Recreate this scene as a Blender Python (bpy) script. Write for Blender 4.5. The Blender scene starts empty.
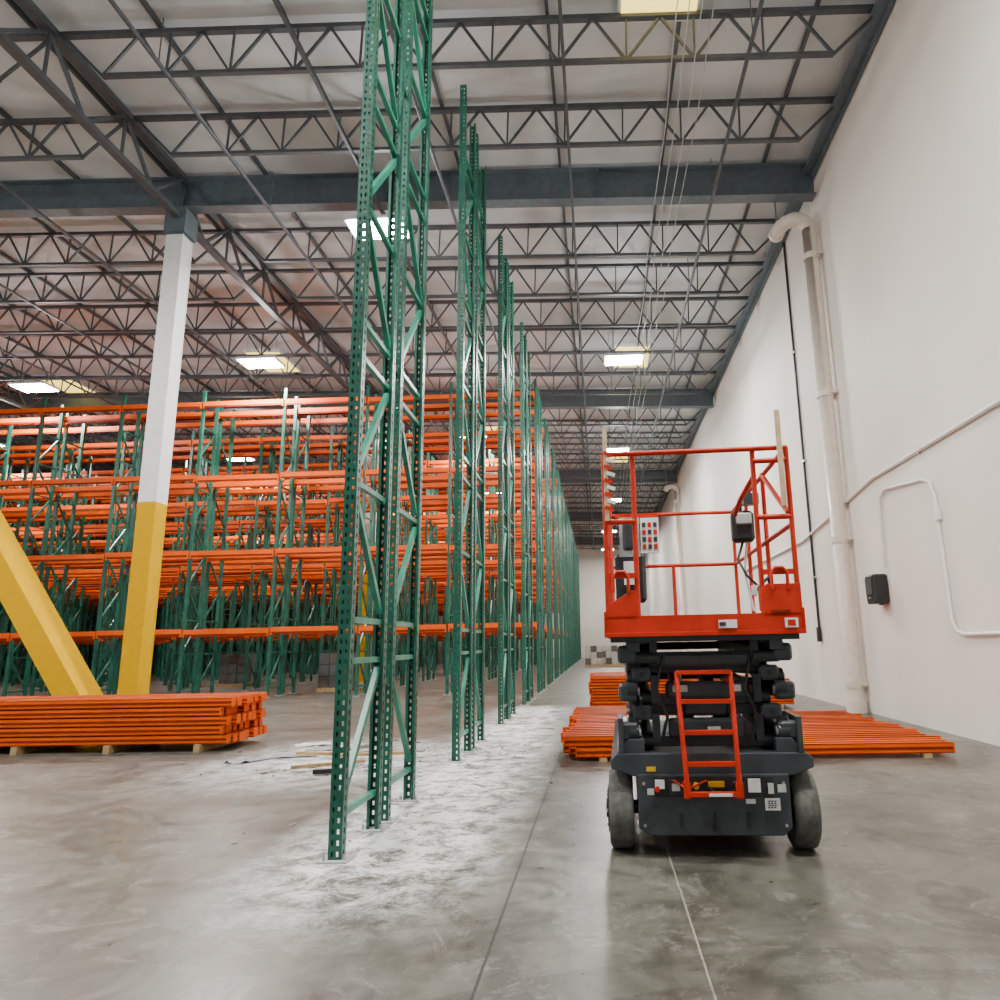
import bpy, math, random
from mathutils import Vector, Matrix
random.seed(7)
S=bpy.context.scene
COL=S.collection

# ---------------------------------------------------------------- materials
def mat(name,col,rough=0.5,metal=0.0,var=0.12,scale=6.0,bump=0.0,emit=None,es=1.0,col2=None,spec=0.5):
    m=bpy.data.materials.new(name); m.use_nodes=True
    nt=m.node_tree; b=nt.nodes['Principled BSDF']
    tc=nt.nodes.new('ShaderNodeTexCoord'); n=nt.nodes.new('ShaderNodeTexNoise')
    n.inputs['Scale'].default_value=scale; n.inputs['Detail'].default_value=5
    nt.links.new(tc.outputs['Object'],n.inputs['Vector'])
    r=nt.nodes.new('ShaderNodeValToRGB')
    c2=col2 if col2 else tuple(min(1,c*(1+var)) for c in col)
    c1=tuple(c*(1-var) for c in col)
    r.color_ramp.elements[0].position=0.35; r.color_ramp.elements[1].position=0.65
    r.color_ramp.elements[0].color=(*c1,1); r.color_ramp.elements[1].color=(*c2,1)
    nt.links.new(n.outputs['Fac'],r.inputs['Fac']); nt.links.new(r.outputs['Color'],b.inputs['Base Color'])
    b.inputs['Roughness'].default_value=rough; b.inputs['Metallic'].default_value=metal
    b.inputs['Specular IOR Level'].default_value=spec
    if bump>0:
        bp=nt.nodes.new('ShaderNodeBump'); bp.inputs['Strength'].default_value=bump; bp.inputs['Distance'].default_value=0.02
        nt.links.new(n.outputs['Fac'],bp.inputs['Height']); nt.links.new(bp.outputs['Normal'],b.inputs['Normal'])
    if emit:
        b.inputs['Emission Color'].default_value=(*emit,1); b.inputs['Emission Strength'].default_value=es
    return m
M={}
M['orange']=mat('orange_paint',(0.80,0.105,0.0),0.45,var=0.08,scale=1.5,spec=.2)
M['orange_dk']=mat('orange_dark',(0.22,0.019,0.0),0.6,spec=.2)  # darker orange, laid as strips on beam and platform faces
M['green']=mat('green_paint',(0.010,0.095,0.062),0.36,var=0.25,scale=3)
M['mint_lit']=mat('green_lit',(0.020,0.22,0.145),0.33,var=0.25,scale=3)  # lighter copy of the green paint, lit tone put into the colour
M['plate']=mat('plate',(0.48,0.49,0.47),0.5)
M['steel']=mat('roof_steel',(0.068,0.075,0.084),0.5,var=0.15)
M['beamgrey']=mat('girder_paint',(0.105,0.135,0.155),0.5,var=0.12)
M['white']=mat('white_paint',(0.85,0.85,0.83),0.45,var=0.04)
M['yellow']=mat('yellow_paint',(0.66,0.375,0.0),0.8,var=0.03,spec=.0)
M['pvc']=mat('pipe_paint',(0.76,0.67,0.59),0.35,var=0.05)
M['black']=mat('black_plastic',(0.014,0.014,0.015),0.45)
M['dkgrey']=mat('machine_grey',(0.040,0.047,0.054),0.4,var=0.2)
M['arm']=mat('scissor_black',(0.020,0.022,0.026),0.34,var=0.3)
M['tire']=mat('tire_rubber',(0.10,0.10,0.092),0.85,var=0.25,scale=20,bump=0.3)
M['red']=mat('machine_red',(0.56,0.026,0.006),0.42,var=0.1,spec=.3)
M['label']=mat('label_white',(0.85,0.85,0.83),0.5)
M['labely']=mat('label_yellow',(0.75,0.45,0.0),0.5)
M['wood']=mat('wood',(0.42,0.28,0.13),0.7,var=0.25,scale=12)
M['woodl']=mat('wood_lath',(0.68,0.50,0.30),0.7,var=0.15,scale=12)
M['chrome']=mat('bare_steel',(0.5,0.5,0.5),0.3,metal=0.9)
M['carton']=mat('carton',(0.10,0.085,0.07),0.8)
M['wrap']=mat('stretch_wrapped_goods',(0.09,0.095,0.095),0.5)
M['whitebox']=mat('white_carton',(0.42,0.41,0.38),0.7)
M['paper']=mat('paper',(0.62,0.62,0.59),0.7)
M['film']=mat('plastic_film',(0.38,0.41,0.43),0.2)
M['lamp']=mat('lamp_lens',(1,1,1),0.5,emit=(1.0,0.98,0.93),es=120)
M['sky']=mat('skylight_lens',(1,0.95,0.7),0.5,emit=(1.0,0.74,0.12),es=2.4)
M['lampbody']=mat('lamp_body',(0.7,0.7,0.7),0.4)

# ---------------------------------------------------------------- mesh builder
class MB:
    def __init__(s): s.v=[];s.f=[];s.m=[];s.mats=[];s.sm=[]
    def mi(s,k):
        if k not in s.mats: s.mats.append(k)
        return s.mats.index(k)
    def poly(s,pts,faces,k,smooth=False):
        o=len(s.v); s.v+= [tuple(p) for p in pts]; i=s.mi(k)
        for f in faces: s.f.append([a+o for a in f]); s.m.append(i); s.sm.append(smooth)
    def box(s,c,d,k,rot=None,taper=None):
        x,y,z=[a/2 for a in d]
        P=[Vector(p) for p in((-x,-y,-z),(x,-y,-z),(x,y,-z),(-x,y,-z),(-x,-y,z),(x,-y,z),(x,y,z),(-x,y,z))]
        if rot: P=[rot@p for p in P]
        P=[p+Vector(c) for p in P]
        s.poly(P,[(0,3,2,1),(4,5,6,7),(0,1,5,4),(1,2,6,5),(2,3,7,6),(3,0,4,7)],k)
    def b2(s,a,b,k):
        s.box([(a[i]+b[i])/2 for i in range(3)],[abs(b[i]-a[i]) for i in range(3)],k)
    def rbox(s,c,d,k,r=0.02):
        x,y,z=[a/2 for a in d]; r=min(r,x*.9,y*.9,z*.9)
        def ring(zz,e):
            X=x-e;Y=y-e;q=r
            return [(-X+q,-Y,zz),(X-q,-Y,zz),(X,-Y+q,zz),(X,Y-q,zz),(X-q,Y,zz),(-X+q,Y,zz),(-X,Y-q,zz),(-X,-Y+q,zz)]
        R=[ring(-z,r*.7),ring(-z+r,0),ring(z-r,0),ring(z,r*.7)]
        P=[Vector(p)+Vector(c) for q in R for p in q]; F=[tuple(range(7,-1,-1)),tuple(range(24,32))]
        for j in range(3):
            for i in range(8): F.append((j*8+i,j*8+(i+1)%8,(j+1)*8+(i+1)%8,(j+1)*8+i))
        s.poly(P,F,k)
    def bar(s,p,q,w,h,k,up=(0,0,1)):
        p=Vector(p);q=Vector(q);d=(q-p);L=d.length;d.normalize();u=Vector(up)
        if abs(d.dot(u))>0.98:u=Vector((0,1,0))
        a=d.cross(u).normalized();b=a.cross(d).normalized()
        rot=Matrix((a,d,b)).transposed()
        s.box((p+q)/2,(w,L,h),k,rot)
    def cyl(s,p,q,r,k,n=14,r2=None):
        p=Vector(p);q=Vector(q);d=(q-p).normalized();u=Vector((0,0,1)) if abs(d.z)<.95 else Vector((0,1,0))
        a=d.cross(u).normalized();b=a.cross(d).normalized(); r2=r if r2 is None else r2
        A=[];B=[]
        for i in range(n):
            t=2*math.pi*i/n; e=a*math.cos(t)+b*math.sin(t); A.append(p+e*r);B.append(q+e*r2)
        s.poly(A+B,[(i,(i+1)%n,n+(i+1)%n,n+i) for i in range(n)],k,True)
        s.poly(A,[tuple(range(n-1,-1,-1))],k); s.poly(B,[tuple(range(n))],k)
    def tube(s,pts,r,k,n=10):
        pts=[Vector(p) for p in pts];rings=[];prev=None
        for i,p in enumerate(pts):
            if i==0:d=pts[1]-p
            elif i==len(pts)-1:d=p-pts[i-1]
            else:d=(pts[i+1]-p).normalized()+(p-pts[i-1]).normalized()
            d.normalize()
            if prev is None:
                u=Vector((0,0,1)) if abs(d.z)<.9 else Vector((0,1,0)); a=d.cross(u).normalized()
            else: a=(prev-d*prev.dot(d)).normalized()
            prev=a;b=a.cross(d)
            rings.append([p+(a*math.cos(2*math.pi*j/n)+b*math.sin(2*math.pi*j/n))*r for j in range(n)])
        P=[x for q in rings for x in q];F=[]
        for i in range(len(pts)-1):
            for j in range(n):F.append((i*n+j,i*n+(j+1)%n,(i+1)*n+(j+1)%n,(i+1)*n+j))
        s.poly(P,F,k,True); s.poly(rings[0],[tuple(range(n))],k); s.poly(rings[-1],[tuple(range(n-1,-1,-1))],k)
    def prism_y(s,poly,y0,y1,k):
        n=len(poly)
        P=[(x,y0,z) for x,z in poly]+[(x,y1,z) for x,z in poly]
        s.poly(P,[tuple(range(n)),tuple(range(2*n-1,n-1,-1))]+[(i,n+i,n+(i+1)%n,(i+1)%n) for i in range(n)],k)
    def perf(s,o,u,W,H,cols,hw,hh,pitch,k):
        o=Vector(o);u=Vector(u); us=[0]
        for c in cols: us+=[c-hw/2,c+hw/2]
        us.append(W); holes={1+2*i for i in range(len(cols))}
        n=int(H/pitch); zs=[]
        for i in range(n): zs+=[i*pitch,i*pitch+(pitch-hh)/2,i*pitch+(pitch+hh)/2]
        zs.append(H)
        P=[o+u*a+Vector((0,0,z)) for z in zs for a in us]; w=len(us);F=[]
        for r in range(len(zs)-1):
            for c in range(w-1):
                if r%3==1 and c in holes: continue
                F.append((r*w+c,r*w+c+1,(r+1)*w+c+1,(r+1)*w+c))
        s.poly(P,F,k)
    def mesh(s,name):
        me=bpy.data.meshes.new(name); me.from_pydata(s.v,[],s.f)
        for k in s.mats: me.materials.append(M[k])
        me.polygons.foreach_set('material_index',s.m); me.polygons.foreach_set('use_smooth',s.sm); me.update(); return me
def obj(name,me,loc=(0,0,0),rot=(0,0,0),parent=None,bevel=0):
    if isinstance(me,MB): me=me.mesh(name)
    o=bpy.data.objects.new(name,me); COL.objects.link(o); o.location=loc;o.rotation_euler=rot
    if parent:o.parent=parent
    if bevel:
        b=o.modifiers.new('bevel','BEVEL');b.width=bevel;b.segments=2;b.limit_method='ANGLE'
    return o
def empty(name,loc=(0,0,0),rot=(0,0,0)):
    o=bpy.data.objects.new(name,None);COL.objects.link(o);o.location=loc;o.rotation_euler=rot;return o

# ---------------------------------------------------------------- room constants
WX=5.45; YN=-9.0; YF=78.0; XL=-44.0; ZR=12.72; SL=0.031
def roofz(x): return ZR+SL*(WX-x)

# floor ----------------------------------------------------------
def floor_mat():
    m=bpy.data.materials.new('concrete_floor');m.use_nodes=True;nt=m.node_tree;N=nt.nodes;Lk=nt.links.new
    b=N['Principled BSDF'];tc=N.new('ShaderNodeTexCoord')
    def noise(sc,det=6,ro=.6,dist=0):
        n=N.new('ShaderNodeTexNoise');n.inputs['Scale'].default_value=sc;n.inputs['Detail'].default_value=det
        n.inputs['Roughness'].default_value=ro;n.inputs['Distortion'].default_value=dist;Lk(tc.outputs['Object'],n.inputs['Vector']);return n
    def mth(op,a,b_=None,c=None):
        x=N.new('ShaderNodeMath');x.operation=op
        for i,v in enumerate((a,b_,c)):
            if v is None:continue
            if isinstance(v,(int,float)):x.inputs[i].default_value=v
            else:Lk(v,x.inputs[i])
        return x.outputs[0]
    n1=noise(0.9,9,.7,.8);n2=noise(5.5,10,.75,.5);n3=noise(30,4)
    r=N.new('ShaderNodeValToRGB');r.color_ramp.elements[0].position=.40;r.color_ramp.elements[1].position=.60
    r.color_ramp.elements[0].color=(.052,.050,.039,1);r.color_ramp.elements[1].color=(.158,.154,.130,1)
    f=mth('MULTIPLY_ADD',n2.outputs['Fac'],.4,mth('MULTIPLY',n1.outputs['Fac'],.6));Lk(f,r.inputs['Fac'])
    sx=N.new('ShaderNodeSeparateXYZ');Lk(tc.outputs['Object'],sx.inputs[0]);X=sx.outputs[0];Y=sx.outputs[1]
    def mix(fac,a,col):
        x=N.new('ShaderNodeMix');x.data_type='RGBA';Lk(fac,x.inputs[0]);Lk(a,x.inputs[6]);x.inputs[7].default_value=(*col,1);return x.outputs[2]
    def band(v,c,w,soft):
        return mth('MAXIMUM',mth('SUBTRACT',1.0,mth('DIVIDE',mth('MAXIMUM',mth('SUBTRACT',mth('ABSOLUTE',mth('SUBTRACT',v,c)),w),0.0),soft)),0.0)
    ns=noise(1.3,6,.6,1.5)
    st=mth('MINIMUM',mth('MULTIPLY',mth('MAXIMUM',mth('SUBTRACT',ns.outputs['Fac'],.53),0.0),6.0),.65)
    c=mix(st,r.outputs[0],(.038,.034,.025))
    ns2=noise(1.7,9,.8,2.5)
    sc=mth('MINIMUM',mth('MULTIPLY',mth('MAXIMUM',mth('SUBTRACT',ns2.outputs['Fac'],.54),0.0),5.0),.45)
    c=mix(sc,c,(.30,.295,.265))
    nd=noise(3.4,12,.85,.4)
    dn=mth('MULTIPLY',mth('MAXIMUM',mth('SUBTRACT',nd.outputs['Fac'],.42),0.0),9.0)
    du=mth('MULTIPLY',mth('MULTIPLY',band(X,-1.65,.3,.75),band(Y,11.0,5.6,1.6)),dn)
    du2=mth('MULTIPLY',mth('MULTIPLY',band(X,-3.4,.8,1.6),band(Y,9.9,.6,2.0)),mth('MULTIPLY',dn,.7))
    du=mth('MINIMUM',mth('MAXIMUM',du,du2),.92)
    c=mix(du,c,(.78,.80,.78))
    wob=mth('MULTIPLY',mth('SUBTRACT',n2.outputs['Fac'],.5),.012)
    def line(v,pos,w): return mth('LESS_THAN',mth('ABSOLUTE',mth('ADD',mth('SUBTRACT',v,pos),wob)),w)
    j=line(X,-.6,.008)
    for p in (-9.4,-5.0): j=mth('MAXIMUM',j,line(X,p,.008))
    for p in (15.2,24,): j=mth('MAXIMUM',j,line(Y,p,.012))
    c=mix(mth('MULTIPLY',j,.85),c,(.012,.011,.009))
    ln=mth('MULTIPLY',line(X,.45,.005),mth('LESS_THAN',Y,5.6))
    c=mix(mth('MULTIPLY',ln,.6),c,(.45,.43,.37))
    def arc(cx,cy,rad,w):
        dx=mth('SUBTRACT',X,cx);dy=mth('SUBTRACT',Y,cy)
        d=mth('SQRT',mth('ADD',mth('MULTIPLY',dx,dx),mth('MULTIPLY',dy,dy)))
        return mth('LESS_THAN',mth('ABSOLUTE',mth('SUBTRACT',d,rad)),w)
    a=mth('MAXIMUM',arc(-3.2,2.6,2.9,.06),arc(1.6,-1.0,4.6,.05));a=mth('MAXIMUM',a,arc(1.4,-.9,4.75,.04));a=mth('MAXIMUM',a,arc(-8,3,5.2,.07))
    brk=mth('MULTIPLY',mth('GREATER_THAN',n3.outputs['Fac'],.45),mth('GREATER_THAN',n1.outputs['Fac'],.45))
    c=mix(mth('MULTIPLY',mth('MULTIPLY',a,brk),.4),c,(.04,.037,.032))
    Lk(c,b.inputs['Base Color'])
    ro=mth('MULTIPLY_ADD',n2.outputs['Fac'],.45,.12);Lk(mth('ADD',ro,mth('MULTIPLY',du,.3)),b.inputs['Roughness'])
    b.inputs['Specular IOR Level'].default_value=.4
    bp=N.new('ShaderNodeBump');bp.inputs['Strength'].default_value=.12;bp.inputs['Distance'].default_value=.01
    Lk(mth('SUBTRACT',n2.outputs['Fac'],j),bp.inputs['Height']);Lk(bp.outputs['Normal'],b.inputs['Normal'])
    return m
M['floor']=floor_mat()
mb=MB();mb.b2((XL,YN,-.2),(WX+.3,YF+.3,0),'floor');obj('floor',mb)

def wall_mat():
    m=mat('painted_wall',(0.81,0.755,0.69),0.62,var=0.03,scale=.6)
    nt=m.node_tree;N=nt.nodes;Lk=nt.links.new
    b=N['Principled BSDF'];tc=N.new('ShaderNodeTexCoord');sx=N.new('ShaderNodeSeparateXYZ');Lk(tc.outputs['Object'],sx.inputs[0])
    md=N.new('ShaderNodeMath');md.operation='PINGPONG';Lk(sx.outputs[1],md.inputs[0]);md.inputs[1].default_value=3.9
    lt=N.new('ShaderNodeMath');lt.operation='LESS_THAN';Lk(md.outputs[0],lt.inputs[0]);lt.inputs[1].default_value=.02
    old=b.inputs['Base Color'].links[0].from_socket
    x=N.new('ShaderNodeMix');x.data_type='RGBA'
    mu=N.new('ShaderNodeMath');mu.operation='MULTIPLY';Lk(lt.outputs[0],mu.inputs[0]);mu.inputs[1].default_value=.4
    Lk(mu.outputs[0],x.inputs[0]);Lk(old,x.inputs[6]);x.inputs[7].default_value=(.3,.27,.24,1);Lk(x.outputs[2],b.inputs['Base Color'])
    return m
M['wall']=wall_mat()
mb=MB();mb.b2((WX,YN,0),(WX+.3,YF+.3,13.2),'wall');obj('wall_right',mb)
mb=MB();mb.b2((XL,YF,0),(WX,YF+.3,14.6),'wall');obj('wall_far',mb)
mb=MB();mb.b2((XL-.3,YN,0),(XL,YF+.3,14.8),'wall');obj('wall_left',mb)
M['deck']=mat('roof_deck',(0.60,0.625,0.635),0.6,var=0.10,scale=.8)
mb=MB()
x0,x1=WX+.3,XL-.3
P=[(x0,YN,roofz(x0)),(x1,YN,roofz(x1)),(x1,YF+.3,roofz(x1)),(x0,YF+.3,roofz(x0))]
P+=[(p[0],p[1],p[2]+.25) for p in P]
mb.poly(P,[(0,1,2,3),(7,6,5,4),(0,4,5,1),(1,5,6,2),(2,6,7,3),(3,7,4,0)],'deck')
x=WX-1.2
while x>XL:
    z=roofz(x); mb.b2((x-.03,YN,z-.11),(x+.03,YF,z+.01),'steel'); x-=2.44
obj('ceiling',mb)

# roof joists ------------------------------------------------------
def joist(L,dep=.98):
    m=MB();e=.95
    m.bar((0,0,-.05),(-L,0,-.05),.11,.09,'steel')
    m.bar((-e,0,-dep),(-L+e,0,-dep),.09,.07,'steel')
    n=int(round((L-2*e)/1.25));p=(L-2*e)/n
    m.bar((-.05,0,-.06),(-e,0,-dep),.05,.05,'steel');m.bar((-L+.05,0,-.06),(-L+e,0,-dep),.05,.05,'steel')
    for i in range(n):
        a=-e-i*p
        m.bar((a,0,-dep),(a-p/2,0,-.06),.045,.045,'steel');m.bar((a-p/2,0,-.06),(a-p,0,-dep),.045,.045,'steel')
        if i: m.bar((a,0,-dep),(a,0,-.06),.035,.035,'steel')
    return m.mesh('roof_joist')
ang=math.atan(SL); GX=-10.0; GX2=-25.6
J1=joist((WX-GX)-.1);J2=joist((GX-GX2)-.1);J3=joist((GX2-XL)-.1)
SP=15/7
for k in range(-8,30):
    y=15+SP*k
    if y>YF-.5 or y<YN+.5: continue
    if k%7!=0:
        for J,xs in((J1,WX),(J2,GX),(J3,GX2)):
            obj('roof_joist',J,(xs-.02,y,roofz(xs)-.11),(0,ang,0))
def ibeam(y):
    m=MB();L=WX-XL
    T=-.12;H=.84
    for (w,h,zc) in((.32,.035,T-.0175),(.02,H-.07,T-H/2),(.32,.035,T-H+.0175)):
        m.bar((0,0,zc),(-L,0,zc),w,h,'beamgrey')
    for i in range(1,10): m.box((-i*5.15,0,T-H/2),(.02,.3,H-.08),'beamgrey')
    return m.mesh('roof_girder')
IB=ibeam(0)
for y in(0,15,30,45,60,75): obj('roof_girder',IB,(WX-.02,y,ZR),(0,ang,0))
def gtruss():
    m=MB();L=YF-YN-.6;dep=1.15
    m.bar((0,0,-.07),(0,L,-.07),.2,.13,'steel');m.bar((0,0,-dep),(0,L,-dep),.18,.12,'steel')
    n=int(L/2.14)
    for i in range(n):
        a=i*2.14;m.bar((0,a,-.07),(0,a+1.07,-dep),.07,.07,'steel');m.bar((0,a+1.07,-dep),(0,a+2.14,-.07),.07,.07,'steel')
        m.bar((0,a,-.07),(0,a,-dep),.05,.05,'steel')
    return m.mesh('girder_truss')
GT=gtruss()
for x in(GX,GX2): obj('girder_truss',GT,(x,YN+.3,roofz(x)-.13))
m=MB()
for x in(-.35,-5.0,-13.5,-17.5,-21.5,-30): m.bar((x,YN,roofz(x)-1.15),(x,YF-.05,roofz(x)-1.15),.06,.06,'steel')
obj('joist_bridging',m)
m=MB();m.bar((WX-.14,YN,ZR-.3),(WX-.14,YF-.05,ZR-.3),.26,.1,'beamgrey');m.bar((WX-.05,YN,ZR-.28),(WX-.05,YF-.05,ZR-.28),.05,.36,'beamgrey');obj('roof_ledger',m)
m=MB()
for x,z in((2.9,11.55),(-3.2,11.62),(-7.5,11.7)):
    m.cyl((x,YN,z),(x,YF-.05,z),.04,'steel',8)
    for i in range(19): m.cyl((x,YN+2+i*4.28,z),(x,YN+2+i*4.28,z+.95),.012,'steel',6)
obj('sprinkler_pipes',m)
m=MB()
for x,z in((1.55,11.45),(1.75,11.5),(1.95,11.47),(2.15,11.52)):
    pts=[]
    for i in range(0,61): pts.append((x+.03*math.sin(i),YN+1+i,z-.10*abs(math.sin(i*.75))))
    m.tube(pts,.009,'plate',6)
obj('ceiling_cables',m)

# lights -----------------------------------------------------------
def fixture():
    m=MB();m.rbox((0,0,0),(1.35,.85,.09),'lampbody',.02);m.box((0,0,-.055),(1.22,.74,.03),'lamp')
    for sx in(-.5,.5):
        m.cyl((sx,0,.04),(sx,0,1.0),.008,'chrome',6)
    return m.mesh('high_bay_light')
FX=fixture()
lights=[(-4.85,14.3),(-11.2,21.6),(1.1,22.5),(-20.3,23),(1.1,34),(-5.6,30.5),(-18,33.2),(1.1,46.5),(-6.6,43),(-28,30),(-14,7.5),(2.3,3.5),(-5.6,2.2),(-12.4,43),(-26.5,10.5),(-20.6,0),(1.1,60),(-14,56),(-5.6,66),(1.1,72)]  # last entry is an added lamp to brighten the far wall
for i,(x,y) in enumerate(lights):
    z=11.0
    e=obj('high_bay_light',FX,(x,y,z+.05))
    L=bpy.data.lights.new('lamp','AREA');L.shape='RECTANGLE';L.size=1.1;L.size_y=.6;L.color=(1,.98,.935)
    L.energy=680
    if (x,y)==(-5.6,2.2): L.energy=420
    if (x,y)==(-4.85,14.3): L.energy=850
    o=bpy.data.objects.new('lamp_glow',L);COL.objects.link(o);o.parent=e;o.location=(0,0,-.12)
    if y<36:
        L=bpy.data.lights.new('spill','POINT');L.energy=430 if y>8 else 300;L.shadow_soft_size=.3;L.color=(.97,.99,1)
        o=bpy.data.objects.new('lamp_spill',L);COL.objects.link(o);o.parent=e;o.location=(0,0,-.5)
# skylights
m=MB();m.rbox((0,0,0),(1.5,2.2,.12),'lampbody',.02);m.box((0,0,-.05),(1.36,2.0,.05),'sky')
SKm=m.mesh('skylight')
for x,y in((1.4,9.8),(1.6,26.3),(-13.2,26.5),(-24.0,29.0),(1.4,42),(-5.3,36)):
    obj('skylight',SKm,(x,y,roofz(x)-.06),(0,ang,0))

# column -----------------------------------------------------------
def column(H):
    m=MB()
    w=.42;t=.045
    for a,b,k in((.06,4.8,'yellow'),(4.8,H-.75,'white'),(H-.75,H,'beamgrey')):
        m.b2((-w/2,-w/2,a),(w/2,-w/2+t,b),k);m.b2((-w/2,w/2-t,a),(w/2,w/2,b),k)
        m.b2((-w/2+.01,-w/2,a),(-w/2+.05,w/2,b),k);m.b2((w/2-.05,-w/2,a),(w/2-.01,w/2,b),k)
    m.box((0,0,.03),(.7,.7,.06),'plate');m.box((0,0,H-.4),(.52,.52,.6),'beamgrey')
    for sx in(-.28,.28):
        for sy in(-.28,.28):m.cyl((sx,sy,.05),(sx,sy,.14),.02,'chrome',8)
    return m
CM=column(roofz(GX)-1.0).mesh('steel_column')
for y in(15,30): obj('steel_column',CM,(GX-.05,y,0))
CM2=column(roofz(GX2)-1.0).mesh('steel_column');obj('steel_column',CM2,(GX2,15,0))
m=MB()
a=Vector((-10.90,15,.15));b=Vector((-19.5,15,12.3))
m.bar(a,b,.5,.68,'yellow',(0,1,0));m.box((-10.97,15,.04),(.8,.8,.08),'plate')
obj('column_brace',m,(0,-.05,0))

# racks ------------------------------------------------------------
PH=10.4;FD=.93
def post(m,x,y,face,detail):
    W=.1;D=.085
    if detail:
        x0=x-W/2
        ya=y if face<0 else y-D; yb=ya+D; yf=ya if face<0 else yb; yk=yb if face<0 else ya
        m.perf((x0,yf,.012),(1,0,0),W,PH,[.03,.07],.017,.034,.075,'green')
        for xx in(x-W/2,x+W/2): m.perf((xx,ya,.012),(0,1,0),D,PH,[D/2],.02,.036,.075,'green')
        m.b2((x-W/2,yk-.003,.012),(x-W/2+.025,yk+.003,PH),'green');m.b2((x+W/2-.025,yk-.003,.012),(x+W/2,yk+.003,PH),'green')
    else:
        m.b2((x-W/2,y if face<0 else y-D,.012),(x+W/2,y+D if face<0 else y,PH),'green')
    yc=y+D/2 if face<0 else y-D/2
    m.box((x,yc,.006),(.22,.19,.012),'plate')
    for s in(-.075,.075): m.cyl((x+s,yc-.05,.01),(x+s,yc-.05,.05),.012,'chrome',6)
def frame(m,x,y,detail,flip=False):
    post(m,x,y,-1,detail);post(m,x,y+FD,1,detail)
    ya=y+.08;yb=y+FD-.08
    z=.3;i=0;w=.045; K='mint_lit' if detail else 'green'  # near braces take the green with light painted in
    m.bar((x,ya,z),(x,yb,z),w,w,K)
    while z+1.45<PH:
        zb=z+1.1
        p,q=((x,ya,z+.08),(x,yb,zb-.08))
        if (i%2==1)!=flip:p,q=((x,yb,z+.08),(x,ya,zb-.08))
        m.bar(p,q,w,w+.01,K)
        m.bar((x,ya,zb),(x,yb,zb),w,w,K)
        if i%2==0 and detail: m.bar((x,ya,zb+.32),(x,yb,zb+.32),w,w,K);zb+=.32
        z=zb;i+=1
m=MB();frame(m,0,0,True);frame(m,0,1.12,True,True)
for z in(1.2,4.2,7.4,10.0): m.box((0,1.025,z),(.05,.2,.06),'green')
FM=m.mesh('rack_upright_frame')
K0=5.32;KP=4.27;RX=-1.95
for k in range(4): obj('rack_upright_frame',FM,(RX,K0+KP*k,0))
LV=(2.1,4.65,7.25,9.85)
def rackrow():
    m=MB();n=15;B=2.9
    for j in range(n):
        x=-j*B; frame(m,x,0,False,j%2==0);frame(m,x,1.12,False,j%2==1)
    for li,z in enumerate(LV):
        for y in(-.03,FD+.03,1.09,1.12+FD+.03):
            for j in range(n-1):
                xa=-j*B-.06;xb=-(j+1)*B+.06;zz=z+random.uniform(-.03,.03)
                m.b2((xa,y-.025,zz-.105),(xb,y+.025,zz+.105),'orange')
                m.b2((xa-.02,y-.03,zz-.14),(xa+.03,y+.03,zz+.1),'orange');m.b2((xb-.03,y-.03,zz-.14),(xb+.02,y+.03,zz+.1),'orange')
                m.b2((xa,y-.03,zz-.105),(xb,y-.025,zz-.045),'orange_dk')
    return m.mesh('pallet_rack')
RR=rackrow()
for k in range(4,16): obj('pallet_rack',RR,(RX,K0+KP*k,0))

# beam stacks -------------------------------------------------------
def beam(m,x0,x1,y,z,h=.13,w=.11):
    t=.012
    m.b2((x0,y,z),(x1,y+t,z+h),'orange');m.b2((x0,y+w-t,z),(x1,y+w,z+h*.7),'orange')
    m.b2((x0,y,z),(x1,y+w,z+t),'orange');m.b2((x0,y,z+h-t),(x1,y+w*.6,z+h),'orange')
    m.b2((x0,y+w*.6-t,z+h*.7),(x1,y+w*.6,z+h),'orange');m.b2((x0,y+w*.6,z+h*.7-t),(x1,y+w,z+h*.7),'orange')
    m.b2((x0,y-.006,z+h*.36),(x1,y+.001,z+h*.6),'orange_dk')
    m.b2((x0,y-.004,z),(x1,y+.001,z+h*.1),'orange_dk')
    for xe in(x0,x1):
        m.b2((xe-.008,y-.02,z-.0),(xe+.008,y+w*.75,z+h),'orange')
m=MB()
for gi,(xl,xr) in enumerate(((-9.4,-5.68),(-13.3,-9.55),(-17.3,-13.5))):
    for r in range(9):
        for l in range(5):
            j=random.uniform(-.06,.06) if r not in(0,) else random.uniform(-.03,.03)
            beam(m,xl+j,xr+j-(.12 if (l%2) else 0),10.8+r*.145,.12+l*.135)
    for xx in(xl+.4,(xl+xr)/2,xr-.45):
        m.b2((xx-.05,10.75,0),(xx+.05,12.2,.115),'wood')
obj('orange_beam_stack',m)
m=MB()
for r in range(22):
    for l in range(2):
        j=random.uniform(-.12,.12)
        beam(m,-.45+j,1.95+j,9.5+r*.2,.05+l*.135)
    j=random.uniform(-.08,.10);beam(m,2.05+j*.3,4.5+j,9.5+r*.2,.05)
for xx in(0,1.6,2.4,4.1):m.b2((xx-.05,9.45,0),(xx+.05,13.9,.045),'wood')
obj('orange_beam_stack',m)
m=MB()
for r in range(14):
    for l in range(5):
        j=random.uniform(-.08,.08);beam(m,-.2+j,2.0+j,16.4+r*.19,.08+l*.135)
        if l<4:beam(m,2.15+j*.3,4.3+j,16.4+r*.19,.08+l*.135)
for xx in(.1,1.6,2.5,4.0):m.b2((xx-.05,16.3,0),(xx+.05,19.0,.075),'wood')
obj('orange_beam_stack',m)

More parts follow.
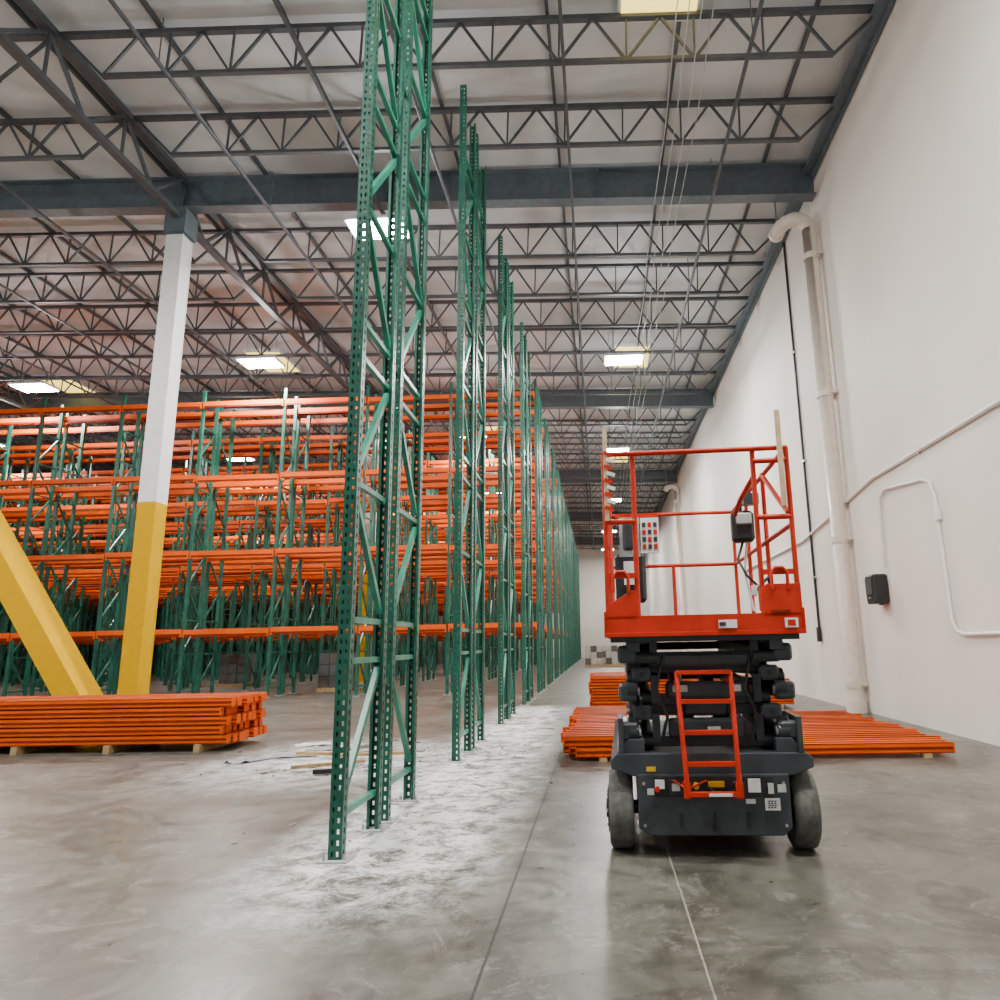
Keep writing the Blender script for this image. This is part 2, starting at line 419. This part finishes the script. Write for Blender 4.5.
# wall services ------------------------------------------------------
def arc_pts(c,r,a0,a1,ax,ay,n=8):
    c=Vector(c);ax=Vector(ax);ay=Vector(ay)
    return [c+ax*r*math.cos(a0+(a1-a0)*i/n)+ay*r*math.sin(a0+(a1-a0)*i/n) for i in range(n+1)]
def drain(y):
    m=MB();X=WX-.22;r=.30;zt=11.28
    pts=[(X,y,.0),(X,y,.3),(X,y,zt-r)]
    pts+=arc_pts((X-r,y,zt-r),r,0,math.pi/2,(1,0,0),(0,0,1))
    pts+=[(X-.38,y+.04,zt),(X-.50,y+.14,zt),(X-.57,y+.30,zt),(X-.59,y+.6,zt)]
    m.tube(pts,.165,'pvc',20)
    m.cyl((X-.59,y+.52,zt),(X-.59,y+.66,zt),.19,'pvc',20)
    m.cyl((X-.59,y+.5,zt+.1),(X-.59,y+.5,roofz(X-.6)-.02),.02,'chrome',8)
    for z in(.5,3.5,6.8,10.2):
        m.cyl((X,y,z),(X,y,z+.14),.19,'pvc',20);m.box((X+.12,y,z+.07),(.14,.42,.04),'pvc')
    m.cyl((X,y,0),(X,y,.25),.2,'pvc',20)
    return m
DM=drain(0).mesh('drain_pipe')
for y in(15.1,44): obj('drain_pipe',DM,(0,y,0))
m=MB();X=WX-.04
m.tube([(X,17.7,1.75),(X,17.7,12.3)],.032,'black',8);m.box((X-.02,17.7,1.6),(.08,.12,.35),'black')
for z in(3,6,9):m.box((X,17.7,z),(.06,.18,.05),'chrome')
obj('wall_cable',m)
m=MB();X=WX-.04
m.tube([(X,26,4.0),(X,18.4,4.02),(X,13.5,4.55),(X,8.8,4.55),(X,2,4.6)],.034,'white',8)
m.tube([(X,13.4,2.8),(X,13.35,3.6),(X,13.25,4.1),(X,13.0,4.22),(X,11.5,4.05),(X,11.25,3.95),(X,11.15,3.7),(X,11.1,1.75),(X,11.0,1.58),(X,10.8,1.52),(X,4,1.55)],.028,'white',8)
for y,z in((15,4.38),(11.5,4.55),(9,4.55)):m.box((X+.01,y,z),(.05,.05,.12),'chrome')
m.rbox((X,11.12,3.4),(.07,.13,.2),'white',.01)
obj('electrical_conduit',m)
m=MB();m.rbox((WX-.14,13.6,2.4),(.28,.42,.55),'black',.03);m.box((WX-.29,13.6,2.45),(.02,.3,.3),'dkgrey');m.cyl((WX-.1,13.6,2.1),(WX-.1,13.6,2.2),.04,'black');m.box((WX-.29,13.6,2.24),(.015,.1,.04),'chrome')
obj('wall_junction_box',m)

# goods ------------------------------------------------------------
def goods(k1,k2):
    m=MB()
    for yy in(-.5,0,.5): m.b2((-.6,yy-.06,0),(.6,yy+.06,.11),'wood')
    for i in range(7): m.b2((-.6+i*.18,-.55,.11),(-.6+i*.18+.12,.55,.135),'wood')
    for a in range(3):
        for b in range(2):
            for c in range(3):
                m.rbox((-.38+a*.38,-.26+b*.52,.135+.2+c*.4),(.37,.5,.39),k1 if (a+b+c)%3 else k2,.015)
    return m.mesh('carton_pallet')
G1=goods('wrap','carton');G2=goods('whitebox','carton')
for i,(x,y,g) in enumerate(((-9.5,25.6,G1),(-15.5,29.9,G1),(-.4,47,G2),(.95,47.3,G2),(2.4,47.1,G2),(-.1,49,G2),(1.5,49.3,G2))):
    obj('carton_pallet',g,(x,y,0),(0,0,random.uniform(-.05,.05)))

# floor scraps ------------------------------------------------------
def sheet(m,cx,cy,w,d,k,a,amp=.012):
    n=8;P=[];F=[];R=Matrix.Rotation(a,3,'Z')
    for i in range(n+1):
        for j in range(n+1):
            v=R@Vector(((i/n-.5)*w*(1+.12*random.random()),(j/n-.5)*d*(1+.12*random.random()),0))
            P.append((cx+v.x,cy+v.y,.005+abs(random.gauss(0,amp))))
    for i in range(n):
        for j in range(n):F.append((i*(n+1)+j,(i+1)*(n+1)+j,(i+1)*(n+1)+j+1,i*(n+1)+j+1))
    m.poly(P,F,k,True)
m=MB()
for c in((-4.4,10.3,.6,.35,'film',.3),(-3.7,9.6,.5,.25,'paper',-.4),(-4.9,9.9,.5,.3,'film',1.0),(-3.4,10.4,.6,.25,'carton',.2),(-4.0,9.3,.35,.2,'paper',.9),(-4.1,10.9,.7,.3,'film',.1),(-3.0,9.4,.4,.25,'film',.5),(-4.6,11.4,.5,.3,'paper',.4),(-3.2,8.9,.3,.15,'film',1.2),(-3.6,11.2,.4,.25,'carton',.7),(-2.8,10.6,.35,.2,'film',.1)):
    sheet(m,*c)
for i in range(150):
    x=random.gauss(-3.5,.8) if i%2 else random.gauss(-1.9,.35); y=random.uniform(8.4,12) if i%2 else random.uniform(5.2,12.5)
    s=random.uniform(.010,.035) if i%2==0 else random.uniform(.012,.05);a=random.uniform(0,3.1)
    m.box((x,y,.006),(s*1.6,s,.008),random.choice(('paper','film','label','carton' if i%2 else 'plate')),Matrix.Rotation(a,3,'Z'))
obj('packing_scraps',m)
m=MB()
for c in((-3.5,9.2,.5),(-3.9,10.1,-.2),(-3.2,10.0,.15)):
    R=Matrix.Rotation(c[2],3,'Z');m.box((c[0],c[1],.055),(.9,.06,.04),'wood',R)
m.box((-3.35,8.8,.04),(.35,.08,.05),'black',Matrix.Rotation(.3,3,'Z'))
obj('timber_offcuts',m)

# ---------------------------------------------------------------- scissor lift
LF=empty('scissor_lift',(.78,5.33,0),(0,0,math.radians(-2.0)))
def part(name,m,bevel=0,sx=1.0):
    o=obj(name,m,parent=LF,bevel=bevel);o.scale=(sx,1,1);return o
for i,(sx,y) in enumerate(((-1,.29),(1,.29),(-1,2.35),(1,2.35))):
    m=MB();x=sx*.66;R=.28;prof=[(-.09,R-.035),(-.075,R-.008),(-.04,R),(.04,R),(.075,R-.008),(.09,R-.035)]
    n=40;P=[]
    for px,pr in prof:
        for j in range(n):
            t=2*math.pi*j/n;P.append((x+px,y+pr*math.cos(t),R+pr*math.sin(t)))
    F=[(a*n+j,a*n+(j+1)%n,(a+1)*n+(j+1)%n,(a+1)*n+j) for a in range(len(prof)-1) for j in range(n)]
    m.poly(P,F,'tire',True)
    m.cyl((x-.09,y,R),(x+.09,y,R),R-.035,'tire',40)
    m.cyl((x+sx*.08,y,R),(x+sx*.10,y,R),.17,'dkgrey',28);m.cyl((x+sx*.10,y,R),(x+sx*.115,y,R),.07,'dkgrey',20)
    for q in range(6):
        t=q*math.pi/3;m.cyl((x+sx*.095,y+.12*math.cos(t),R+.12*math.sin(t)),(x+sx*.11,y+.12*math.cos(t),R+.12*math.sin(t)),.014,'chrome',6)
    part('wheel_%d'%(i+1),m)
CS=.95
m=MB()
m.prism_y([(-.50,.15),(.50,.15),(.565,.20),(.565,.56),(-.565,.56),(-.565,.20)],.0,2.65,'dkgrey')
m.prism_y([(-.60,.545),(.60,.545),(.765,.60),(.765,.655),(.72,.70),(-.72,.70),(-.765,.655),(-.765,.60)],.03,2.68,'dkgrey')
m.prism_y([(-.555,.62),(-.5,.62),(-.5,.8),(-.62,.8),(-.72,.7)],.05,.5,'dkgrey');m.prism_y([(.555,.62),(.5,.62),(.5,.8),(.62,.8),(.72,.7)],.05,.5,'dkgrey')
m.cyl((-.6,.29,.285),(.6,.29,.285),.05,'arm');m.cyl((-.6,2.35,.285),(.6,2.35,.285),.05,'arm')
m.prism_y([(-.47,.09),(.47,.09),(.50,.15),(-.50,.15)],.9,1.9,'arm')
part('chassis',m,.008,CS)
m=MB()
m.b2((-.44,-.012,.41),(.44,.02,.545),'black')
m.b2((-.33,-.03,.43),(-.20,.0,.53),'arm');m.cyl((-.42,-.05,.47),(-.42,0,.47),.02,'red',12);m.cyl((-.13,-.05,.49),(-.13,0,.49),.022,'labely',12)
for xx,zz,w,h,k in((-.40,.50,.07,.06,'label'),(-.28,.48,.06,.05,'plate'),(-.22,.50,.03,.05,'red'),(.02,.50,.12,.04,'labely'),(.30,.49,.09,.09,'label'),(.50,.47,.06,.05,'plate'),(.42,.47,.04,.07,'plate'),(.43,.36,.11,.08,'label'),(-.05,.43,.16,.02,'red'),(.27,.38,.07,.03,'label'),(-.46,.60,.07,.03,'labely'),(-.47,.45,.05,.04,'plate')):
    m.box((xx,-.028 if .41<zz<.56 else -.004,zz),(w,.012,h),k)
m.tube([(-.1,-.03,.53),(0,-.05,.45),(.1,-.05,.44),(.16,-.03,.52)],.009,'black',6);m.tube([(-.3,-.03,.53),(-.2,-.055,.47),(-.05,-.05,.53)],.008,'red',6)
for i in range(4):
    for j in range(3): m.box((.40+.022*j+.006*(i%2),-.012,.340+i*.014),(.012,.004,.008),'black')
for xx in(-.52,.52):
    for zz in(.22,.5):m.cyl((xx,-.012,zz),(xx,0,zz),.012,'chrome',6)
for xx in(-.25,0,.25): m.box((xx,-.004,.25),(.02,.008,.1),'arm')
m.cyl((0,-.02,.2),(0,.0,.2),.02,'arm',10)
part('chassis_controls',m,0,CS)
m=MB()
nl=5;z0=.80;dz=.155
for l in range(nl):
    z=z0+l*dz;t=.035 if l%2 else -.035
    for s in(-1,1):
        for xo,tt,e in((.575,t,.0),(.465,-t,.10)):
            x=s*xo; ya,yb=.12+e+(.06 if l%2 else 0),2.5-e
            m.bar((x,ya,z-tt),(x,yb,z+tt),.08,.12,'arm')
            for yy,zz in((ya,z-tt),(yb,z+tt)):
                m.cyl((x-.04,yy,zz),(x+.04,yy,zz),.06,'arm',16)
                m.cyl((x-.055,yy,zz),(x+.055,yy,zz),.026,'chrome',12)
        m.cyl((s*.42,1.3,z),(s*.63,1.3,z),.04,'chrome',12)
    yy=.22+(.06 if l%2 else 0)
    m.box((0,yy,z+t),(.90,.07,.075),'arm')
    m.cyl((-.465,2.4,z-t),(.465,2.4,z-t),.042,'arm',14)
for s in(-1,1):
    for l in range(3):
        z=.85+l*.28
        m.rbox((s*(.61),.14,z),(.15,.14,.13),'dkgrey',.02)
        m.cyl((s*.69,.14,z),(s*.52,.14,z),.03,'chrome',14)
        m.rbox((s*.50,.16,z+.13),(.16,.10,.11),'dkgrey',.02)
        m.box((s*.40,.14,z+.02),(.06,.06,.2),'arm')
        m.cyl((s*.50,.10,z+.13),(s*.50,.13,z+.13),.022,'arm',12)
    m.b2((s*.66,.03,.70),(s*.70,.4,.95),'dkgrey')
m.cyl((-.14,.25,.85),(-.14,1.9,1.25),.07,'arm',18);m.cyl((.16,.25,.85),(.16,1.9,1.25),.07,'arm',18)
m.rbox((0,.20,.86),(.60,.12,.14),'dkgrey',.02);m.rbox((.02,.2,1.14),(.66,.1,.12),'dkgrey',.02);m.rbox((0,.2,1.0),(.34,.1,.10),'arm',.02)
m.box((-.2,.145,1.15),(.12,.01,.05),'plate');m.box((.24,.145,1.15),(.08,.01,.05),'label');m.box((.05,.135,.86),(.1,.01,.03),'label')
for s in(-.36,.33): m.tube([(s,.12,.78),(s+.05,.10,.95),(s-.03,.10,1.15),(s+.04,.14,1.4)],.014,'black',6)
m.rbox((.0,.18,1.36),(.9,.08,.10),'dkgrey',.02)
for s in(-.48,.48): m.cyl((s-.1,.12,1.38),(s+.1,.12,1.38),.045,'arm',14)
part('scissor_stack',m,.004,.95)
# ladder
m=MB()
BX0,BX1,TX0,TX1=-.195,.165,-.22,.17
for s,(xb,xt) in((-1,(BX0,TX0)),(1,(BX1,TX1))):
    m.tube([(xb,-.14,.43),(xb,-.15,.52),((xb+xt)/2,-.09,.85),(xt,-.03,1.2),(xt,-.0,1.28)],.018,'red',8)
    m.box((xb,-.145,.48),(.05,.03,.1),'red')
for z in(.455,.65,.86,1.07,1.275):
    f=(z-.43)/.83;xa=BX0+(TX0-BX0)*f;xb=BX1+(TX1-BX1)*f
    m.box(((xa+xb)/2,-.145+.13*f,z),(xb-xa,.05,.028),'red')
m.box((TX0,.09,1.2),(.03,.22,.03),'red');m.box((TX1,.09,1.2),(.03,.22,.03),'red');m.box((BX0,.0,.5),(.03,.27,.03),'red');m.box((BX1,.0,.5),(.03,.27,.03),'red')
m.box((.03,-.172,.455),(.16,.008,.018),'label')
part('ladder',m)
# platform
m=MB();PW=.755;PLn=2.75;ZD=1.57
m.b2((-PW+.03,.02,ZD-.07),(PW-.03,PLn,ZD),'arm')
m.b2((-.60,.05,ZD-.14),(-.5,2.6,ZD-.06),'dkgrey');m.b2((.5,.05,ZD-.14),(.6,2.6,ZD-.06),'dkgrey')
m.b2((-PW,-.02,ZD-.03),(PW,.012,ZD+.125),'red')
m.b2((-PW-.01,-.03,ZD-.03),(PW+.01,-.015,ZD+.0),'red')
for s in(-1,1):
    m.b2((s*PW-.015,-.02,ZD-.03),(s*PW+.015,PLn,ZD+.16),'red')
m.b2((-PW,PLn-.02,ZD-.03),(PW,PLn+.01,ZD+.16),'red')
m.prism_y([(-PW,ZD+.1),(-.50,ZD+.1),(-.50,ZD+.30),(-.54,ZD+.32),(-PW,ZD+.2)],-.02,.01,'red')
m.prism_y([(.46,ZD+.1),(PW,ZD+.1),(PW,ZD+.34),(.5,ZD+.34),(.46,ZD+.30)],-.02,.01,'red')
m.rbox((.62,.16,ZD+.24),(.26,.3,.2),'red',.02)
m.b2((.52,-.028,ZD+.13),(.66,-.02,ZD+.15),'orange_dk')
m.box((.66,-.035,ZD+.05),(.1,.008,.07),'label');m.box((.66,-.041,ZD+.05),(.06,.004,.045),'red')
m.box((.18,-.035,ZD+.05),(.14,.008,.06),'label');m.box((.14,-.041,ZD+.05),(.05,.004,.03),'dkgrey')
part('platform_deck',m,.004,.965)
m=MB();r=.021;ZT=2.965;ZM=2.36
def R(*p): m.tube(p,r,'red',8)
E=.735
R((-E,.0,ZD),(-E,.0,ZT));R((E,.0,ZD),(E,.0,ZT))
R((-.5,.02,ZD),(-.5,.02,ZT));R((.47,.02,ZD),(.47,.02,ZT))
R((-E,0,ZT),(E,0,ZT));R((-E,0,2.42),(-.5,0,2.42));R((.47,0,2.42),(E,0,2.42));R((.47,0,ZT-.1),(E,0,ZT-.1))
m.box((-.62,.0,2.0),(.24,.03,.04),'red');m.box((.6,.0,2.0),(.26,.03,.04),'red')
for s in(-1,1):
    R((s*E,0,ZT),(s*E,PLn,ZT));R((s*E,0,ZM),(s*E,PLn,ZM))
    for y in(.95,1.85,PLn): R((s*E,y,ZD),(s*E,y,ZT))
R((.72,.02,2.45),(.72,.9,ZT))
R((-E,PLn,ZT),(E,PLn,ZT));R((-E,PLn,ZM),(E,PLn,ZM));R((0,PLn,ZD),(0,PLn,ZM))
R((.47,.02,2.75),(.40,.3,2.62),(.40,.6,2.55))
part('guard_rails',m,0,.965)
m=MB()
for s,x in((-1,-.63),(1,.6)):
    m.tube([(x-.06,-.02,ZD+.3),(x-.06,-.02,ZD+.42),(x-.03,-.02,ZD+.46),(x+.03,-.02,ZD+.46),(x+.06,-.02,ZD+.42),(x+.06,-.02,ZD+.3)],.014,'red',8)
m.rbox((.52,.95,2.50),(.2,.16,.28),'black',.03);m.rbox((.52,.86,2.56),(.14,.04,.1),'plate',.01);m.cyl((.50,.9,2.63),(.50,.86,2.74),.018,'black',10)
m.box((.6,.9,2.74),(.14,.1,.1),'dkgrey')
m.tube([(.52,.95,2.38),(.45,.9,2.2),(.50,.8,2.05),(.6,.8,1.95),(.62,.9,1.85)],.013,'black',6)
m.tube([(.55,.95,2.36),(.52,1.0,2.1),(.58,1.0,1.75)],.011,'label',6)
m.tube([(.50,.5,1.86),(.56,.45,1.95),(.62,.5,2.0),(.66,.55,1.9),(.6,.5,1.82)],.014,'black',6)
m.box((.55,.5,1.9),(.14,.06,.08),'label')
m.box((-.53,1.3,2.50),(.20,.03,.36),'plate');m.box((-.33,1.28,2.50),(.18,.03,.34),'label')
for i in range(4):
    for j in range(3): m.box((-.385+j*.055,1.262,2.39+i*.07),(.035,.008,.045),'dkgrey' if (i+j)%2 else 'red')
m.rbox((-.54,1.2,2.50),(.12,.1,.30),'dkgrey',.02)
m.rbox((-.54,.7,2.04),(.27,.18,.42),'arm',.03);m.box((-.54,.60,2.08),(.12,.01,.2),'label')
m.b2((-.67,1.29,2.68),(-.24,1.32,2.72),'red')
m.box((-.15,PLn-.03,ZD+.12),(.18,.01,.09),'label')
m.box((.12,PLn-.03,ZD+.12),(.2,.01,.09),'label')
part('platform_controls',m,0,.965)
m=MB()
m.box((-.72,-.035,2.80),(.035,.02,.75),'woodl');m.box((.68,-.035,2.88),(.04,.022,.76),'woodl')
for i in range(9): m.box((-.70+.02*(i%2),-.05,2.52+i*.055),(.07,.008,.028),'label' if i%2 else 'red',Matrix.Rotation(.35,3,'Y'))
part('wood_laths',m,0,.965)

# ---------------------------------------------------------------- world
w=bpy.data.worlds.new('World');S.world=w;w.use_nodes=True
bg=w.node_tree.nodes['Background'];bg.inputs[0].default_value=(.97,.99,1,1);bg.inputs[1].default_value=.40

# ---------------------------------------------------------------- camera
cam=bpy.data.cameras.new('camera');co=bpy.data.objects.new('camera',cam);COL.objects.link(co)
p=math.radians(11.68);ya=math.radians(2.58);th=.02
F=Vector((-math.sin(ya)*math.cos(p),math.cos(ya)*math.cos(p),math.sin(p)))
R0=F.cross(Vector((0,0,1))).normalized();U0=R0.cross(F)
Rr=R0*math.cos(th)-U0*math.sin(th);U=R0*math.sin(th)+U0*math.cos(th)
mm=Matrix((Rr,U,-F)).transposed().to_4x4();mm.translation=Vector((0,0,1.5));co.matrix_world=mm
cam.sensor_width=36;cam.lens=695*36/1000;cam.shift_x=-.065;cam.clip_end=300
S.camera=co
